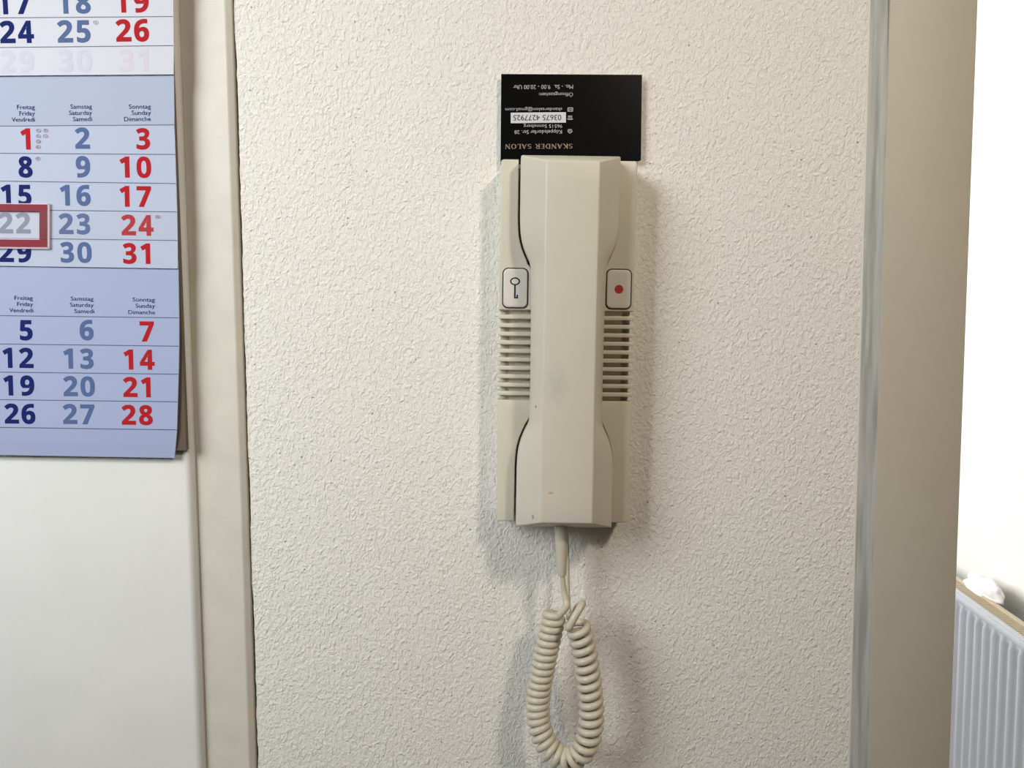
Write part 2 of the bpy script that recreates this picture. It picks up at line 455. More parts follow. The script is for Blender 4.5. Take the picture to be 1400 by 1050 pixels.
# small crumpled cloth resting on the grille
def cloth(name, pxy, w, h, dd, label):
    c = atz(pxy[0], pxy[1], TOPZ + h * .4)
    bm = bmesh.new(); bmesh.ops.create_icosphere(bm, subdivisions=4, radius=1)
    from mathutils import noise
    for v in bm.verts:
        k = 1 + .30 * noise.noise(v.co * 1.7 + Vector((w * 90, 3, 1))) + .12 * noise.noise(v.co * 4.2)
        q = v.co * k; q.z = max(q.z, -.35)
        v.co = RDIR * (q.x * w) - RN * (q.y * dd) + Vector((0, 0, q.z * h))
    zb = min(v.co.z for v in bm.verts)
    for v in bm.verts: v.co.z -= zb
    o = new_obj(name, bm, CLOTH, None, 4)
    o.location = (c.x, c.y, TOPZ - .001)
    tag(o, label, 'cloth'); return o
cloth('crumpled_cloth', (1346, 804), .095, .036, .026, 'small crumpled white cloth lying on the back edge of the radiator top')

# ---------------------------------------------------------------- glyph outlines of the bold numerals
GLYPH = {'0':[[(327,44),(291,49),(262,64),(240,88),(228,112),(219,140),(214,174),(212,213),(214,251),(219,284),(228,312),(240,336),(261,359),(290,373),(325,378),(361,373),(390,359),(412,335),(424,311),(432,282),(438,248),(439,209),(438,178),(435,149),(429,123),(415,90),(394,65),(365,50)],[(325,98),(349,104),(364,125),(370,147),(373,174),(374,208),(373,241),(370,269),(365,292),(350,315),(325,323),(302,316),(287,294),(280,272),(277,243),(276,209),(277,175),(280,147),(287,125),(302,105)]],'1':[[(308,48),(308,237),(308,254),(308,270),(308,285),(309,301),(302,297),(296,293),(290,289),(284,286),(254,269),(224,322),(319,374),(373,374),(373,48)]],'2':[[(213,50),(213,97),(292,176),(311,195),(327,213),(342,229),(357,254),(363,280),(360,298),(351,311),(338,319),(321,322),(303,320),(286,313),(268,303),(250,288),(212,332),(230,346),(246,358),(263,367),(281,373),(302,377),(326,378),(357,376),(382,367),(403,353),(424,324),(431,289),(428,261),(418,236),(404,212),(385,190),(363,169),(339,147),(297,111),(297,106),(439,106),(439,50)]],'3':[[(313,44),(290,45),(267,49),(243,54),(221,62),(221,120),(242,112),(265,105),(287,101),(308,100),(339,105),(358,121),(364,147),(360,167),(348,180),(326,187),(293,189),(268,189),(268,242),(293,242),(323,245),(344,253),(356,267),(360,286),(357,300),(351,311),(339,319),(320,322),(299,319),(276,311),(250,299),(220,346),(244,360),(269,370),(296,376),(323,378),(349,376),(372,370),(392,360),(408,345),(419,325),(422,300),(418,274),(406,250),(386,231),(359,220),(359,218),(392,209),(415,194),(427,171),(432,143),(428,112),(416,87),(397,68),(373,55),(344,47)]],'4':[[(339,48),(339,116),(208,116),(208,164),(341,374),(402,374),(402,169),(444,169),(444,116),(402,116),(402,48)],[(268,169),(339,169),(339,224),(340,231),(340,240),(340,251),(341,263),(341,274),(342,283),(342,294),(341,294),(336,285),(332,276),(327,268),(321,258)]],'5':[[(304,44),(283,45),(262,48),(242,54),(224,62),(224,121),(244,112),(265,106),(286,102),(305,101),(335,106),(352,122),(358,149),(354,174),(342,190),(324,198),(305,201),(291,201),(278,199),(266,197),(256,193),(229,207),(242,373),(410,373),(410,316),(301,316),(296,251),(306,253),(315,254),(323,254),(331,254),(357,251),(380,243),(400,229),(415,209),(424,184),(428,154),(423,120),(411,93),(392,71),(367,56),(337,47)]],'6':[[(324,44),(291,48),(263,61),(240,83),(226,105),(217,131),(211,162),(209,197),(211,239),(219,275),(231,306),(248,331),(271,351),(299,365),(332,374),(370,377),(380,377),(391,376),(400,375),(409,374),(409,319),(399,321),(389,322),(378,323),(368,323),(340,321),(317,312),(299,298),(286,278),(277,253),(271,222),(274,222),(287,238),(302,250),(321,257),(344,260),(370,257),(392,247),(409,232),(421,211),(429,186),(431,157),(428,124),(419,97),(403,74),(382,57),(355,47)],[(323,101),(354,115),(365,156),(362,177),(355,193),(342,204),(324,207),(306,204),(291,193),(280,176),(277,153),(280,132),(289,116),(304,105)]],'7':[[(251,48),(373,317),(218,317),(218,373),(445,373),(445,330),(323,48)]],'8':[[(326,44),(296,47),(270,54),(248,65),(230,82),(220,104),(216,131),(220,157),(230,180),(248,200),(274,218),(252,236),(237,256),(229,277),(226,300),(230,323),(240,342),(256,357),(276,368),(300,375),(326,377),(352,375),(376,369),(396,358),(412,343),(422,323),(425,299),(422,276),(412,255),(396,236),(371,220),(401,200),(420,179),(432,157),(435,133),(432,106),(420,84),(403,67),(381,54),(355,47)],[(326,249),(342,259),(353,270),(359,281),(361,295),(358,307),(351,316),(340,322),(325,324),(312,322),(301,316),(293,307),(291,295),(293,280),(300,268),(312,258)],[(325,98),(346,100),(360,108),(369,120),(372,135),(369,149),(360,163),(345,176),(323,190),(299,175),(285,156),(280,135),(283,119),(292,108),(306,100)]],'9':[[(280,44),(271,45),(260,45),(251,46),(242,47),(242,102),(262,99),(283,98),(313,101),(336,110),(354,125),(366,145),(375,170),(380,199),(377,199),(360,179),(337,167),(308,163),(282,166),(260,175),(243,190),(230,211),(223,235),(221,264),(224,297),(233,325),(249,348),(270,365),(296,375),(328,378),(360,374),(388,361),(412,340),(425,318),(435,293),(441,263),(443,228),(441,193),(437,162),(429,135),(417,111),(403,90),(380,70),(352,56),(319,47)],[(328,215),(345,219),(361,229),(371,245),(375,267),(372,289),(363,306),(348,317),(329,321),(297,307),(287,266),(289,244),(297,229),(310,219)]]}
def flat(name, polys_list, fmap, m, parent=None):
    """polys_list: list of loop groups [(outer, holes...)] in 2-D, fmap maps (u, v) to a world point"""
    vs, fs = [], []
    for loops in polys_list:
        base = len(vs); fl = [p for l in loops for p in l]
        vs += [fmap(*p) for p in fl]
        for t in tessellate_polygon([[Vector((p[0], p[1], 0)) for p in l] for l in loops]):
            fs.append(tuple(base + i for i in t))
    return raw_obj(name, vs, fs, m, parent)
CELL = 288
BOLD = 7
def embolden(loops):
    def area2(l): return abs(sum(l[i - 1][0] * l[i][1] - l[i][0] * l[i - 1][1] for i in range(len(l))))
    loops = sorted(loops, key=area2, reverse=True)
    return [offset_poly(ccw(l), -BOLD if i == 0 else BOLD) for i, l in enumerate(loops)]
GLYPH['6'] = [[(651 - x, 422 - y) for x, y in l] for l in GLYPH['9']]
GLYPH = {k: embolden(v) for k, v in GLYPH.items()}
def number_polys(txt, right, base, cap, ang=0, squeeze=1.0):
    """loops for a number whose last digit's ink ends at x = right, baseline z = base, cap height in metres"""
    k = cap / (334 + 2 * BOLD); out = []
    last = GLYPH[txt[-1]]; rx = max(x for l in last for x, y in l)
    for i, ch in enumerate(txt):
        dx = -(len(txt) - 1 - i) * CELL
        g = GLYPH[ch]
        loops = [[((x - rx - BOLD + dx) * k * squeeze, (y - 44 + BOLD) * k) for x, y in l] for l in g]
        ca, sa = math.cos(ang), math.sin(ang)
        out.append([[(right + x * ca + y * sa, base - x * sa + y * ca) for x, y in l] for l in loops])
    return out
# text through the built-in font
_fd = {}
def text_polys(txt):
    """(verts, faces, width, cap) of a text in the built-in font, baseline at 0, left ink edge at 0"""
    if txt in _fd: return _fd[txt]
    c = bpy.data.curves.new('lettering_source', 'FONT'); c.body = txt; c.resolution_u = 3
    o = bpy.data.objects.new('lettering_source', c); COL.objects.link(o)
    dg = bpy.context.evaluated_depsgraph_get(); me = bpy.data.meshes.new_from_object(o.evaluated_get(dg))
    v = [(p.co.x, p.co.y) for p in me.vertices]; f = [tuple(p.vertices) for p in me.polygons]
    bpy.data.objects.remove(o); bpy.data.curves.remove(c); bpy.data.meshes.remove(me)
    x0 = min(p[0] for p in v); x1 = max(p[0] for p in v)
    _fd[txt] = ([(a - x0, b) for a, b in v], f, x1 - x0)
    return _fd[txt]
CAPH = max(p[1] for p in text_polys('F')[0])
def text_into(vs, fs, txt, x0, x1, base, cap, fmap, flip=False, bold=0, ang=0):
    v, f, w = text_polys(txt); kx = (x1 - x0) / w; kz = cap / CAPH; cc = (x0 + x1) / 2
    shifts = [0] if not bold else [-bold, 0, bold]
    for n, sh in enumerate(shifts):
        b = len(vs)
        for a, c in v:
            u, t = a * kx + sh, c * kz
            if flip: X, Z = x1 - u, base - t
            else: X, Z = x0 + u, base + t
            if ang: X, Z = cc + (X - cc) * math.cos(ang) + (Z - base) * math.sin(ang), base - (X - cc) * math.sin(ang) + (Z - base) * math.cos(ang)
            vs.append(fmap(X, Z, n * 2e-6))
        fs += [tuple(b + i for i in g) for g in f]

# ---------------------------------------------------------------- calendar
cal = empty('wall_calendar', (-.300, LEAF, 1.43))
tag(cal, 'three-month wall calendar with white and blue sheets hanging on the cream door', 'calendar')
O = cal.location.copy()
def loc(p): return Vector(p) - O
XL = -.4950        # left edge, out of the picture
def sheet_y(x, z, y0): return y0
def sheet(name, left, right, y, y2, mats, thick, rows=None):
    """left / right: pixel rows at px 0 and at the right edge, [(px0, py0, pxR, pyR), ...] top to bottom"""
    pass
def edge_points(rows, yf):
    out = []
    for (py0, pxr, pyr, y) in rows:
        a = at(0, py0, y); b = at(pxr, pyr, y)
        d = (b - a) / (b.x - a.x)
        out.append((a + d * (XL - a.x), b))
    return out
def make_sheet(name, rows, thick, m, mrow=None):
    """rows: (py at px 0, px right, py right, depth y, row material index below it)"""
    L = edge_points([r[:4] for r in rows], None)
    vs, fs, mi = [], [], []
    nx = 8
    for back in (0, 1):
        for (a, b) in L:
            for k in range(nx + 1):
                p = a.lerp(b, k / nx); p = p.copy(); p.y += back * thick; vs.append(loc(p))
    n = nx + 1; R_ = len(L); off = n * R_
    for i in range(R_ - 1):
        for k in range(nx):
            fs.append((i * n + k, (i + 1) * n + k, (i + 1) * n + k + 1, i * n + k + 1)); mi.append(rows[i][4])
            fs.append((off + i * n + k, off + i * n + k + 1, off + (i + 1) * n + k + 1, off + (i + 1) * n + k)); mi.append(0)
    for i in range(R_ - 1):
        for k in (0, nx):
            fs.append((i * n + k, (i + 1) * n + k, off + (i + 1) * n + k, off + i * n + k)); mi.append(0)
    for i in (0, R_ - 1):
        for k in range(nx):
            fs.append((i * n + k, i * n + k + 1, off + i * n + k + 1, off + i * n + k)); mi.append(0)
    o = raw_obj(name, vs, fs, m, cal)
    for p, q in zip(o.data.polygons, mi): p.material_index = q
    return o
def ruled(parent, lines, yfun):
    """printed rules: (py0, pxR, pyR)"""
    vs, fs = [], []
    for py0, pxr, pyr, y in lines:
        y -= .00005
        a = at(0, py0, y); b = at(pxr - .4, pyr, y); d = (b - a) / (b.x - a.x); a = a + d * (XL - a.x)
        h = Vector((0, 0, .00022)); c = len(vs)
        vs += [loc(a - h), loc(b - h), loc(b + h), loc(a + h)]; fs.append((c, c + 1, c + 2, c + 3))
    return raw_obj('ruled_lines', vs, fs, LINEINK, parent)
def numbers(parent, name, items, m, y, ang=0):
    for txt, px, py, capx in items:
        p = at(px, py, y); cap = capx * (y - .0 + .462) / 1050
        flat(name, number_polys(txt, p.x, p.z, cap, ang), lambda u, v: loc((u, y - .00006, v)), m, parent)
def words(parent, name, items, m, y, caps=5.6, ang=0):
    for k in range(0, len(items), 3): words3(parent, name, items[k:k + 3], m, y, caps, ang)
def words3(parent, name, items, m, y, caps, ang):
    vs, fs = [], []
    for txt, xa, xb, py in items:
        a, b = at(xa, py, y), at(xb, py, y)
        text_into(vs, fs, txt, a.x, b.x, (a.z + b.z) / 2, caps * (y + .462) / 1050, lambda X, Z, e: loc((X, y - .00016 - e, Z)), ang=ang)
    return raw_obj(name, vs, fs, m, parent)
def ovals(parent, items, m, y):
    for px, py, ch in items:
        vs, fs = [], []
        c = at(px, py, y); k = (y + .462) / 1050; n = 24
        b = len(vs)
        for j in range(n):
            a = 2 * math.pi * j / n
            for rr in (1, .82):
                vs.append(loc((c.x + 3.3 * k * rr * math.cos(a), y - .00016, c.z + 2.35 * k * rr * math.sin(a))))
        for j in range(n):
            q = (j + 1) % n; fs.append((b + 2 * j, b + 2 * q, b + 2 * q + 1, b + 2 * j + 1))
        w = (.3 if ch == 'I' else 1.2 if len(ch) == 1 else 2.0) * k
        text_into(vs, fs, ch, c.x - w, c.x + w, c.z - 1.2 * k, 2.4 * k, lambda X, Z, e: loc((X, y - .00016 - e, Z)))
        raw_obj('holiday_mark', vs, fs, m, parent)
INKMARK = mat('mark_ink', (140, 92, 104), .6)
# backing board
bA = at(255, 616, -.0130)
boxa = bmesh.new(); box(boxa, (XL + .004 - O.x, -.0130 - O.y, bA.z - O.z), (bA.x - O.x, LEAF - O.y - .0004, 1.90 - O.z), .0004)
new_obj('backing_board', boxa, CARDBOARD, cal, .6)
# page stacks behind each sheet
Y1, Y2, Y3 = -.0168, -.0158, -.0149
# bottom sheet (next month)
z_ = 1 / 3.5; q = 1 / 3.89
rowsB = [(352, 243.5, 356, Y3, 0), (431.5, 244.8, 434.6, Y3, 0), (470.3, 244.8, 473.3, Y3, 0), (508.8, 244.0, 511.6, Y3, 0), (546.4, 243.0, 549.4, Y3, 0),
         (584.3, 241.8, 587.7, Y3, 0), (604, 240.3, 607, Y3 + .0006, 0), (622.2, 238.5, 626.2, Y3 + .0015, 0)]
sb = make_sheet('month_sheet', rowsB, .0008, [PAPERB2])
tag(sb, 'blue lower month sheet')
ruled(sb, [r[:4] for r in rowsB[1:6]], None)
Q = lambda x: x * q
a1 = .0185
numbers(sb, 'date_number', [('5', Q(178), 240 + Q(878), 28.3), ('12', Q(182), 240 + Q(1026), 28.3), ('19', 168 * z_, 400 + 495 * z_, 28.3), ('26', 173 * z_, 400 + 630 * z_, 28.3)], NAVY, Y3, a1)
numbers(sb, 'date_number', [('6', Q(502), 240 + Q(878), 28.3), ('13', Q(502), 240 + Q(1030), 28.3), ('20', 457 * z_, 400 + 499 * z_, 28.3), ('27', 456 * z_, 400 + 632 * z_, 28.3)], STEEL, Y3, a1)
numbers(sb, 'date_number', [('7', Q(823), 240 + Q(885), 28.3), ('14', Q(826), 240 + Q(1035), 28.3), ('21', 724 * z_, 400 + 503 * z_, 28.3), ('28', 734 * z_, 400 + 636 * z_, 28.3)], RED, Y3, a1)
words(sb, 'day_name', [('Freitag', Q(78), Q(175), 240 + Q(661)), ('Friday', Q(92), Q(176), 240 + Q(694)), ('Vendredi', Q(50), Q(177), 240 + Q(727)),
      ('Samstag', Q(377), Q(498), 240 + Q(665)), ('Saturday', Q(373), Q(499), 240 + Q(698)), ('Samedi', Q(396), Q(501), 240 + Q(731)),
      ('Sonntag', Q(706), Q(824), 240 + Q(670)), ('Sunday', Q(722), Q(825), 240 + Q(703)), ('Dimanche', Q(683), Q(825), 240 + Q(737))], NAVY, Y3, 5.3, a1)
# middle sheet (current month)
rowsM = [(92, 237.5, 92, Y2, 0), (172.4, 238.2, 170.7, Y2, 1), (209.6, 239.6, 211.2, Y2, 1), (247.6, 240.8, 251.0, Y2, 1), (286.6, 242.0, 289.7, Y2, 1),
         (325.6, 242.7, 328.8, Y2, 1), (363.4, 243.0, 367.2, Y2, 0)]
sm = make_sheet('month_sheet', rowsM, .0007, [PAPERB, PAPERROW])
tag(sm, 'pale blue middle month sheet')
ruled(sm, [r[:4] for r in rowsM[1:6]], None)
numbers(sm, 'date_number', [('8', Q(178), Q(946), 28.6), ('15', Q(172), 240 + Q(161), 28.3), ('29', Q(171), 240 + Q(463), 28.3)], NAVY, Y2, .012)
numbers(sm, 'date_number', [('22', Q(167), 240 + Q(311), 28.6)], mat('slate_ink', (48, 62, 118), .8, spec=.15), Y2, .012)
numbers(sm, 'date_number', [('1', Q(167), Q(797), 28.6)], RED, Y2, .012)
numbers(sm, 'date_number', [('2', Q(482), Q(794), 28.6), ('9', Q(484), Q(945), 28.6), ('16', Q(486), 240 + Q(163), 28.3), ('23', Q(484), 240 + Q(315), 28.3), ('30', Q(492), 240 + Q(466), 28.3)], STEEL, Y2, .016)
numbers(sm, 'date_number', [('3', Q(802), Q(797), 28.6), ('10', Q(808), Q(948), 28.6), ('17', Q(808), 240 + Q(169), 28.3), ('24', Q(820), 240 + Q(322), 28.3), ('31', Q(803), 240 + Q(472), 28.3)], RED, Y2, .018)
words(sm, 'day_name', [('Freitag', Q(92), Q(186), Q(581)), ('Friday', Q(104), Q(186), Q(614)), ('Vendredi', Q(63), Q(186), Q(647)),
      ('Samstag', Q(376), Q(490), Q(578)), ('Saturday', Q(369), Q(490), Q(611)), ('Samedi', Q(389), Q(490), Q(644)),
      ('Sonntag', Q(686), Q(803), Q(578)), ('Sunday', Q(701), Q(803), Q(611)), ('Dimanche', Q(661), Q(803), Q(644))], NAVY, Y2, 5.6, -.004)
w_ = 1 / 13.12
ovals(sm, [(695 * w_, 160 + 245 * w_, 'D'), (822 * w_, 160 + 242 * w_, 'F'), (692 * w_, 160 + 342 * w_, 'A'), (820 * w_, 160 + 342 * w_, 'I'),
           (692 * w_, 160 + 440 * w_, 'CH'), (687 * w_, 160 + 538 * w_, 'E'), (685 * w_, 160 + 748 * w_, 'F'), (216, 296.6, 'NL')], INKMARK, Y2)
# top sheet (previous month)
rowsT = [(-40, 236.5, -42, Y1, 0), (24.4, 237.0, 22.6, Y1, 0), (65.0, 237.4, 62.3, Y1, 0), (103.3, 237.2, 101.6, Y1, 0)]
st = make_sheet('month_sheet', rowsT, .0007, [PAPERW])
tag(st, 'white upper month sheet')
ruled(st, [(24.4, 237.0, 22.6, Y1), (65.0, 237.4, 62.3, Y1)], None)
numbers(st, 'date_number', [('17', Q(170), Q(76), 29.5), ('24', Q(186), Q(230), 29.5)], NAVY, Y1, -.008)
numbers(st, 'date_number', [('18', Q(487), Q(73), 29.5), ('25', Q(487), Q(227), 29.5)], STEEL, Y1, -.008)
numbers(st, 'date_number', [('19', Q(797), Q(67), 29.5), ('26', Q(798), Q(222), 29.5)], RED, Y1, -.008)
numbers(st, 'faint_date_number', [('29', Q(187), Q(386), 29.5), ('30', Q(495), Q(384), 29.5)], GHOST, Y1, -.008)
numbers(st, 'faint_date_number', [('31', Q(795), Q(381), 29.5)], GHOSTR, Y1, -.008)
ovals(st, [(131.2, 30.9, 'I')], INKMARK, Y1)
# clear film band and red date slider
def px_rect(x0, y0, x1, y1, y, extend=False):
    a, b, c, d = at(x0, y1, y), at(x1, y1 + (x1 - x0) * .010, y), at(x1, y0 + (x1 - x0) * .010, y), at(x0, y0, y)
    if extend: a.x = d.x = XL - .001
    return [(p.x, p.z) for p in (a, b, c, d)]
YS = Y2 - .0006
band = empty('date_slider', at(30, 309, YS)); tag(band, 'red-framed date slider on a clear film band over the 22', 'date marker')
BO = band.location.copy()
def sl(name, P, yb, yf, m, bev=0):
    bm = prism(bmesh.new(), [(x - BO.x, z - BO.z) for x, z in P], yb - BO.y, yf - BO.y, bev, 2)
    return new_obj(name, bm, m, band)
def film(name, P, y, m):
    return raw_obj(name, [(x - BO.x, y - BO.y, z - BO.z) for x, z in P], [(0, 1, 2, 3)], m, band)
k0 = px_rect(-26, 277.6, 68.6, 339.6, YS)
sl('clear_rim', [k0[1], k0[2], at(65.8, 279.6, YS).xz[:], at(65.8, 338.2, YS).xz[:]], YS - .0001, YS - .0007, CLEARRIM)
sl('clear_rim', [k0[3], k0[2], at(68.6, 279.8, YS).xz[:], (k0[3][0], at(0, 279.2, YS).z)], YS - .0001, YS - .0007, CLEARRIM)
sl('clear_rim', [k0[0], k0[1], at(68.6, 337.9, YS).xz[:], (k0[0][0], at(0, 337.1, YS).z)], YS - .0001, YS - .0007, CLEARRIM)
film('film_band', px_rect(0, 288.2, 240.5, 327, YS, True), YS + .0003, CLEARBAND)
sl('red_bar', px_rect(-23, 279.0, 65.6, 288.6, YS), YS, YS - .0008, REDPLASTIC)
sl('red_bar', px_rect(-23, 327.3, 65.6, 337.2, YS), YS, YS - .0008, REDPLASTIC)
o = sl('red_bar', px_rect(-23, 289.0, -12, 327.2, YS), YS, YS - .0007, REDPALE); o['label'] = 'faded pinkish side bar'
o = sl('red_bar', px_rect(54.8, 289.0, 65.6, 327.8, YS), YS, YS - .0007, REDPALE); o['label'] = 'faded pinkish side bar'
film('window_film', px_rect(-12, 288.6, 54.8, 327.4, YS), YS - .0001, CLEARWIN)

# ---------------------------------------------------------------- business card
YC = -.0042
card = empty('business_card', at(781, 160, YC)); CO = card.location.copy()
tag(card, 'black business card tucked upside down behind the top of the intercom', 'card')
cp = [at(685, 101, YC), at(878, 102, YC), at(876.6, 220.6, YC), at(684, 226, YC)]
P = [(p.x - CO.x, p.z - CO.z) for p in cp]
def round_corner(P, i, r, n=5):
    a, b, c = Vector(P[i - 1]), Vector(P[i]), Vector(P[(i + 1) % len(P)])
    u, w = (a - b).normalized(), (c - b).normalized(); p0, p1 = b + u * r, b + w * r
    return P[:i] + [tuple((1 - t) ** 2 * p0 + 2 * t * (1 - t) * b + t * t * p1) for t in [k / n for k in range(n + 1)]] + P[i + 1:]
P = round_corner(P, 2, .0016)
new_obj('card_stock', prism(bmesh.new(), P, .0004, -.00004), CARDEDGE, card)
new_obj('card_face', prism(bmesh.new(), offset_poly(ccw(P), .00012), -.00004, -.00010), CARDBLACK, card)
e8 = 1 / 8.75
def cX(v): return 680 + v * e8
def cY(v): return 95 + v * e8
def cardtext(name, items, m, dy=0, bold=0):
    vs, fs = [], []
    for txt, xa, xb, yb, cap in items:
        a, b = at(cX(xa), cY(yb), YC), at(cX(xb), cY(yb), YC)
        text_into(vs, fs, txt, a.x, b.x, (a.z + b.z) / 2, cap * e8 * .458 / 1050, lambda X, Z, e: Vector((X - CO.x, -.00016 - dy - e, Z - CO.z)), flip=True, bold=bold)
    return raw_obj(name, vs, fs, m, card)
cardtext('contact_lettering', [('Mo. - Sa.  9.00 - 20.00 Uhr', 190, 905, 186, 46), ('Öffnungszeiten:', 495, 905, 279, 40),
    ('skandersalon@gmail.com', 95, 775, 461, 36), ('96515 Sonneberg', 315, 775, 659, 38), ('Köppelsdorfer Str. 28', 205, 772, 727, 42)], CARDTEXT)
# sticker with the telephone number
vs_ = [at(cX(160), cY(518), YC), at(cX(820), cY(512), YC), at(cX(820), cY(636), YC), at(cX(160), cY(644), YC)]
stk = new_obj('number_sticker', prism(bmesh.new(), [(p.x - CO.x, p.z - CO.z) for p in vs_], -.00008, -.00018), STRIP, card)
vs, fs = [], []
a, b = at(cX(190), cY(545), YC), at(cX(765), cY(545), YC)
text_into(vs, fs, '03675 4277925', a.x, b.x, (a.z + b.z) / 2, 62 * e8 * .458 / 1050, lambda X, Z, e: Vector((X - CO.x, -.00024 - e, Z - CO.z)), flip=True, bold=.00004)
raw_obj('number_lettering', vs, fs, BLACKINK, stk)
# shop name in roman capitals, built stroke by stroke (unit square letters)
def st_(x0, y0, x1, y1, w0, w1=None):
    w1 = w1 or w0; d = Vector((x1 - x0, y1 - y0)).normalized(); n = Vector((-d.y, d.x))
    return [(x0 + n.x * w0 / 2, y0 + n.y * w0 / 2), (x0 - n.x * w0 / 2, y0 - n.y * w0 / 2), (x1 - n.x * w1 / 2, y1 - n.y * w1 / 2), (x1 + n.x * w1 / 2, y1 + n.y * w1 / 2)]
def arc(cx, cy, rx, ry, a0, a1, wa, wb, n=10):
    out = []
    for k in range(n):
        t0, t1 = (math.radians(a0 + (a1 - a0) * j / n) for j in (k, k + 1))
        w = wa + (wb - wa) * abs(math.cos((t0 + t1) / 2))
        out.append(st_(cx + rx * math.cos(t0), cy + ry * math.sin(t0), cx + rx * math.cos(t1), cy + ry * math.sin(t1), w))
    return out
TH, TN = .15, .07
def serif(x, y, w=.26): return st_(x - w / 2, y, x + w / 2, y, .05)
ROMAN = {
 'S': (.60, arc(.30, .73, .20, .22, 40, 270, TN, TH) + arc(.30, .27, .22, .24, 90, -140, TN, TH) + [st_(.50, .98, .50, .80, .04), st_(.07, .02, .07, .22, .04)]),
 'K': (.78, [st_(.14, 0, .14, 1, TH), serif(.14, .02), serif(.14, .98), st_(.16, .42, .62, .97, TN), serif(.62, .98, .24), st_(.30, .58, .68, .02, TH), serif(.68, .02, .2)]),
 'A': (.80, [st_(.10, 0, .40, 1, TN), st_(.40, 1, .70, 0, TH), st_(.20, .34, .58, .34, TN), serif(.10, .02, .22), serif(.70, .02, .24)]),
 'N': (.84, [st_(.14, 0, .14, 1, TN), st_(.12, .98, .70, .03, TH), st_(.70, 0, .70, 1, TN), serif(.12, .98, .24), serif(.14, .02, .24), serif(.70, .98, .24)]),
 'D': (.82, [st_(.14, 0, .14, 1, TH), serif(.12, .02, .2), serif(.12, .98, .2), st_(.1, .97, .36, .97, TN), st_(.1, .03, .36, .03, TN)] + arc(.34, .50, .36, .47, 90, -90, TN, TH)),
 'E': (.62, [st_(.14, 0, .14, 1, TH), serif(.12, .02, .2), serif(.12, .98, .2), st_(.1, .97, .52, .97, TN), st_(.1, .03, .55, .03, TN), st_(.14, .52, .44, .52, TN), st_(.52, .99, .52, .82, .05), st_(.55, .01, .55, .2, .05)]),
 'R': (.74, [st_(.14, 0, .14, 1, TH), serif(.14, .02), serif(.12, .98, .2), st_(.1, .97, .34, .97, TN), st_(.14, .48, .36, .48, TN), st_(.34, .48, .64, .02, TH), serif(.64, .02, .18)] + arc(.34, .725, .22, .245, 90, -90, TN, TH)),
 'L': (.62, [st_(.14, 0, .14, 1, TH), serif(.14, .98), serif(.12, .02, .2), st_(.1, .03, .52, .03, TN), st_(.54, .01, .54, .2, .05)]),
 'O': (.86, arc(.42, .50, .34, .47, 0, 360, TN, TH, 20)), ' ': (.40, [])}
word = 'SKANDER SALON'; total = sum(ROMAN[c][0] + .10 for c in word) - .10
a, b = at(cX(90), cY(892), YC), at(cX(900), cY(892), YC); kx = (b.x - a.x) / total; kz = 54 * e8 * .458 / 1050
vs, fs = [], []; cur = 0; lay = 0
for c in word:
    for poly in ROMAN[c][1]:
        n = len(vs); lay += 1
        vs += [Vector((b.x - (cur + x) * kx - CO.x, -.00016 - (lay % 7) * 2e-6, (a.z + b.z) / 2 - y * kz - CO.z)) for x, y in poly]
        fs.append(tuple(range(n, n + 4)))
    cur += ROMAN[c][0] + .10
raw_obj('shop_name_lettering', vs, fs, BRONZE, card)
# the three little pictograms: envelope, telephone, house
vs, fs = [], []
def icon(px, py, strokes):
    c = at(cX(px), cY(py), YC); k = e8 * .458 / 1050
    for s in strokes:
        n = len(vs); poly = st_(*s)
        vs.extend(Vector((c.x - x * k - CO.x, -.00017, c.z - y * k - CO.z)) for x, y in poly); fs.append((n, n + 1, n + 2, n + 3))
icon(872, 480, [(-32, -20, 32, -20, 7), (-32, 20, 32, 20, 7), (-29, -20, -29, 20, 7), (29, -20, 29, 20, 7), (-28, 18, 0, -4, 7), (28, 18, 0, -4, 7), (-26, -16, -6, 0, 5), (26, -16, 6, 0, 5)])
icon(870, 577, [(-28, 20, 28, 20, 9), (-26, 20, -30, 8, 8), (26, 20, 30, 8, 8), (-26, -18, 26, -18, 8), (-24, -18, -14, 12, 6), (24, -18, 14, 12, 6), (-10, -8, 10, -8, 5), (-10, 4, 10, 4, 5)])
icon(868, 738, [(-28, 2, 0, 24, 8), (28, 2, 0, 24, 8), (-20, 4, -20, -16, 7), (20, 4, 20, -16, 7), (-20, -18, 20, -18, 7), (-8, 2, 8, 2, 6), (-6, -6, 6, -6, 5)])
raw_obj('pictograms', vs, fs, CARDTEXT, card)

# ---------------------------------------------------------------- intercom
TH_ = math.radians(1.15)
DEV = (.0307, 0, 1.4905)
base = empty('intercom_base', DEV, TH_)
tag(base, 'ivory plastic door intercom wall unit with two buttons and slatted grilles', 'intercom')
hs = empty('telephone_handset', DEV, TH_)
tag(hs, 'ivory plastic telephone handset hanging on the front of the wall unit', 'handset')
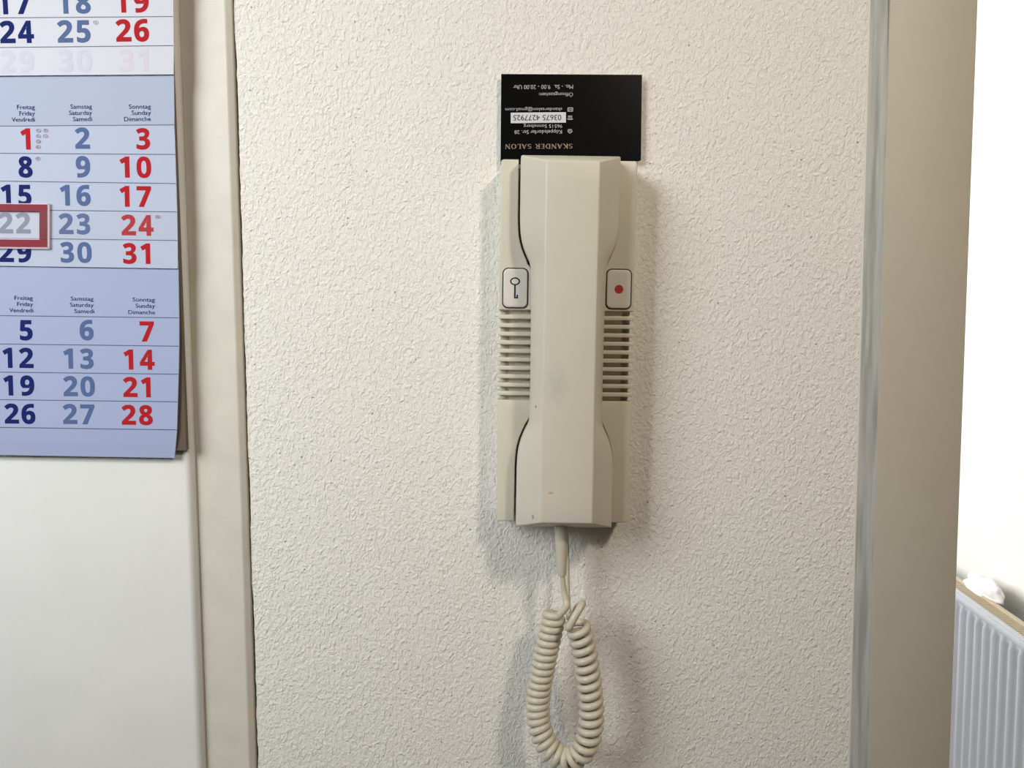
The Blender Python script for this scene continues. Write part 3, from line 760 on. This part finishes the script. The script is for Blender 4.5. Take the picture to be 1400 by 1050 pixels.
# handset outline: half width as a function of height (mm)
HZ = [-103.2, -70, -62, -56, -51, -47, -44.5, -43, 0, 43, 45.5, 48, 52, 57, 63, 72, 103.2]
HW = [27.1, 27.1, 26.6, 25.4, 23.6, 21.7, 20.4, 20.0, 20.2, 20.6, 21.2, 22.4, 24.4, 26.0, 27.0, 27.3, 27.3]
def hw(z):
    for i in range(len(HZ) - 1):
        if HZ[i] <= z <= HZ[i + 1]:
            t = (z - HZ[i]) / (HZ[i + 1] - HZ[i]); return HW[i] + (HW[i + 1] - HW[i]) * t
    return HW[0]
def hw_s(z):
    return sum(hw(max(-103.2, min(103.2, z + d))) for d in (-3, -1.5, 0, 1.5, 3)) / 5
BH, BW = 103.4, 38.4
def ear_pocket(sign):
    """outline of the base block above (sign 1) or below (sign -1) the grille, with the ear pocket cut out; mm"""
    z0 = 19.0 if sign > 0 else -32.5
    right = []
    for z in ([103.4, 72, 67, 63, 60, 57, 54.5, 52, 50, 48, 46.5, 45.2] if sign > 0 else [103.4, 70, 66, 62, 59, 56, 53.5, 51, 49, 47, 46]):
        right.append((hw_s(sign * min(z, 103)) + 1.05, sign * z))
    zi = sign * 41.5
    pts = [(-BW, z0), (BW, z0)]
    r = 1.6
    cr = [(BW, sign * (BH - r)), (BW - .3 * r, sign * (BH - .3 * r)), (BW - r, sign * BH)]
    pts += cr + right + [(19.0, zi), (-19.0, zi)] + [(-x, z) for x, z in right[::-1]] + [(-x, z) for x, z in cr[::-1]]
    return [(x * MM, z * MM) for x, z in pts]
YF = -.0225
bm = bmesh.new()
prism(bm, ear_pocket(1), 0, YF, .0009)
prism(bm, ear_pocket(-1), 0, YF, .0009)
G0, G1 = -32.5, 19.0
prism(bm, [(-.0325, G0 * MM - .001), (.0325, G0 * MM - .001), (.0325, G1 * MM + .001), (-.0325, G1 * MM + .001)], 0, YF + .0042)
prism(bm, [(-.0376, G0 * MM - .001), (.0376, G0 * MM - .001), (.0376, G1 * MM + .001), (-.0376, G1 * MM + .001)], 0, YF + .0095)
prism(bm, [(-.030, -.1015), (.030, -.1015), (.030, .1015), (-.030, .1015)], 0, -.011)
new_obj('housing', bm, PLASTIC, base, .5)
pitch = (G1 - G0 - 2.9) / 10.0
pitch = 4.93
top_slot = G1
for sx in (-1, 1):
    proto = None
    for k in range(10):
        zc = G1 - 2.75 - 1.1 - k * 4.86
        if proto is None:
            bm = bmesh.new(); x0, x1 = sorted((sx * .0185, sx * .0388))
            box(bm, (x0, YF - .0001, -.00114), (x1, -.004, .00114), .00025)
            o = new_obj('grille_slat', bm, BARPLASTIC, base, .6); proto = o
        else:
            o = proto.copy(); COL.objects.link(o); o.parent = base
        o.location = (0, 0, zc * MM)
# buttons
def local_of(px, py, y):
    p = at(px, py, y) - Vector(DEV); c, s_ = math.cos(TH_), math.sin(TH_)
    return (p.x * c - p.z * s_, p.x * s_ + p.z * c)
def ring_pts(cx, cz, rx, rz, w, n=32):
    return [(cx + rx * math.cos(2 * math.pi * k / n), cz + rz * math.sin(2 * math.pi * k / n)) for k in range(n)]
for (bx, bz), kind, lab in ((local_of(704.6, 394, YF), 'key', 'door release button with a dark key symbol'), (local_of(845.8, 395.4, YF), 'dot', 'call button with a red dot')):
    new_obj('groove_shade_plate', prism(bmesh.new(), rrect(bx, bz, 0.0149, .0231, .0033), YF + .001, YF - .00015), GROOVESHADE, base)  # flat dark plate: shade of the groove round the button, painted as colour
    b = new_obj('push_button', prism(bmesh.new(), rrect(bx, bz, .0136, .0218, .0028), YF + .001, YF - .0012, .0008, 4), BUTTON, base, 1.0)
    b['label'] = lab
    yk = YF - .00125
    vs, fs = [], []
    if kind == 'key':
        kx_, kz_ = local_of(704.2, 384.8, YF); n = 28
        for j in range(n):
            a = 2 * math.pi * j / n
            for rr in (1, .66): vs.append((kx_ + .00285 * (rr if rr == 1 else .72) * math.cos(a), yk, kz_ + .00225 * rr * math.sin(a)))
        for j in range(n): q2 = (j + 1) % n; fs.append((2 * j, 2 * q2, 2 * q2 + 1, 2 * j + 1))
        for (x0, z0, x1, z1) in ((-.00050, -.0021, .00050, -.0097), (.0009, -.0075, .0018, -.0097), (.0003, -.0088, .0010, -.0095)):
            n = len(vs); vs += [(kx_ + x0, yk, kz_ + z0), (kx_ + x1, yk, kz_ + z0), (kx_ + x1, yk, kz_ + z1), (kx_ + x0, yk, kz_ + z1)]; fs.append((n, n + 1, n + 2, n + 3))
        raw_obj('key_symbol', vs, fs, mat('dark_teal_ink', (24, 44, 50), .5), b)
    else:
        n = 32
        vs = [(bx + .0025 * math.cos(2 * math.pi * j / n), yk, bz - .0001 + .0025 * math.sin(2 * math.pi * j / n)) for j in range(n)]
        raw_obj('red_dot', vs, [tuple(range(n))], mat('button_red', (176, 34, 38), .5), b)
# handset body
zs = [-103.2, -90, -70, -66, -62, -59, -56, -53.5, -51, -49, -47, -45.5, -44, -43, -20, 0, 20, 43, 44.5, 46, 48, 50, 52, 54.5, 57, 60, 63, 67, 72, 90, 103.2]
def smooth_hw(z):
    return sum(hw(max(-103.2, min(103.2, z + d))) for d in (-3, -1.5, 0, 1.5, 3)) / 5
ZF = 96.6 / 103.2; FW = 14.1
cols = []
for z in zs:
    w = smooth_hw(z); sh = 0
    zf = z * ZF
    yb = -23.4 if abs(z) < 46.5 else -14
    cols.append([(-w, yb, z), (-w, -34, z), (-FW, -52, zf), (FW, -52, zf), (w, -34, z), (w, yb, z)])
bm = bmesh.new(); V = [[bm.verts.new(Vector(p) * MM) for p in c] for c in cols]
for i in range(len(V) - 1):
    for j in range(6): bm.faces.new((V[i][j], V[i][(j + 1) % 6], V[i + 1][(j + 1) % 6], V[i + 1][j]))
for c in (V[0], V[-1]):
    bm.faces.new((c[0], c[1], c[4], c[5])); bm.faces.new((c[1], c[2], c[3], c[4]))
bmesh.ops.recalc_face_normals(bm, faces=bm.faces[:])
sharp = [e for e in bm.edges if len(e.link_faces) == 2 and e.calc_face_angle(0) > .38]
bmesh.ops.bevel(bm, geom=sharp, offset=.0009, segments=3, affect='EDGES', profile=.5, clamp_overlap=True)
new_obj('handset_body', bm, HANDPLASTIC, hs, .45)

# ---------------------------------------------------------------- coiled cord
YL = -.034
cord = empty('coiled_cord', at(770, 722, YL)); CD = cord.location.copy()
tag(cord, 'beige coiled telephone cord hanging in a loop below the handset', 'cord')
def rel(L): return [p - CD for p in L]
# strain relief sleeve
pr = [(767.5, 718, 3.6), (767.5, 722.5, 4.1), (767.5, 724.5, 4.1), (767.6, 725.0, 3.75), (767.7, 740, 3.6), (768.0, 755, 3.3), (768.2, 770, 2.9), (768.4, 785, 2.45), (768.4, 786.5, 2.3), (768.4, 787, 1.5)]
pts = [at(a, b, YL) for a, b, r in pr]
new_obj('strain_relief', tube(rel(pts), [r * MM for *_, r in pr], 20), CORD, cord, .7)
YA, YB = -.030, -.040
path = [(758, 838, YA), (756, 850, YA), (748.5, 883, YA), (742, 917, YA), (736.5, 950, YA), (735.5, 977, YA + -.001), (740, 1001, -.033), (751, 1023, -.035), (771, 1038, -.037),
        (791, 1033, -.039), (803, 1014, YB), (807.5, 993, YB), (808.5, 967, YB), (806, 940, YB), (802.5, 913, YB), (798, 887, YB), (793, 867, YB), (789, 852, YB)]
C = catmull([at(*p) for p in path], 40)
L = [0]
for a, b in zip(C, C[1:]): L.append(L[-1] + (b - a).length)
tot = L[-1]
def along(s):
    import bisect
    i = min(max(bisect.bisect(L, s) - 1, 0), len(C) - 2); t = (s - L[i]) / (L[i + 1] - L[i])
    return C[i].lerp(C[i + 1], t), (C[i + 1] - C[i]).normalized()
RH, RW = 5.0 * MM, 2.12 * MM
helix = []; ph = math.radians(-20); s = 0.0
step = math.radians(18)
while s < tot:
    p, t = along(s)
    n1 = Vector((0, -1, 0)); n1 = (n1 - t * n1.dot(t)).normalized(); n2 = t.cross(n1)
    f = s / tot
    pt = 4.25 if f < .38 else (4.25 + (f - .38) / .12 * 1.05 if f < .5 else 5.3)
    f2 = min(1, max(0, (f - .45) / .2)); R2 = RH * (1 + .06 * f2)
    helix.append(p + (n1 * math.cos(ph) + n2 * math.sin(ph)) * R2)
    ph += step; s += pt * MM * step / (2 * math.pi)
h0, h1 = helix[0], helix[-1]
lead = catmull([at(768.6, 786, YL), at(769.5, 796, YL), at(771, 808, YL), at(773.5, 820, YL - .001), at(774.2, 829, YL - .002), h0.lerp(helix[2], -.0)], 8)[:-1]
radl = [1.45 * MM + (RW - 1.45 * MM) * min(1, i / (len(lead) * .75)) for i in range(len(lead))]
p, t = along(tot)
tail = catmull([h1, at(778, 858, -.0455), at(786, 843, -.046), at(794.5, 829, -.043), at(796.2, 824.5, -.038), at(791, 829, -.031), at(783, 842, -.026), at(778.5, 845, -.023), at(776.5, 825, -.021),
                at(775.5, 795, -.020), at(774.8, 760, -.019), at(774, 735, -.018), at(773.5, 712, -.017)], 8)[1:]
radt = [RW if i < len(tail) * .52 else max(1.5 * MM, RW - (i / len(tail) - .52) * 5 * MM) for i in range(len(tail))]
new_obj('coiled_cable', tube(rel(lead + helix + tail), radl + [RW] * len(helix) + radt, 12), CORD, cord, 4)

# ---------------------------------------------------------------- ceiling lamp behind the viewer
lamp = empty('pendant_lamp', (LAMP[0], LAMP[1], 2.6)); tag(lamp, 'small pendant lamp with a white shade hanging above the viewer', 'lamp')
bm = bmesh.new(); bmesh.ops.create_cone(bm, cap_ends=True, segments=32, radius1=.05, radius2=.03, depth=.05, matrix=Matrix.Translation((0, 0, -.025)))
new_obj('canopy', bm, RADW, lamp, .6)
bm = bmesh.new(); bmesh.ops.create_cone(bm, cap_ends=False, segments=32, radius1=.085, radius2=.035, depth=.10, matrix=Matrix.Translation((0, 0, LAMP[2] - 2.6 + .055)))
new_obj('lamp_shade', bm, RADW, lamp, .6)
new_obj('flex', tube([Vector((0, 0, -.05)), Vector((0, 0, -.25)), Vector((0, 0, LAMP[2] - 2.6 + .10))], .003, 8), RADW, lamp, 4)
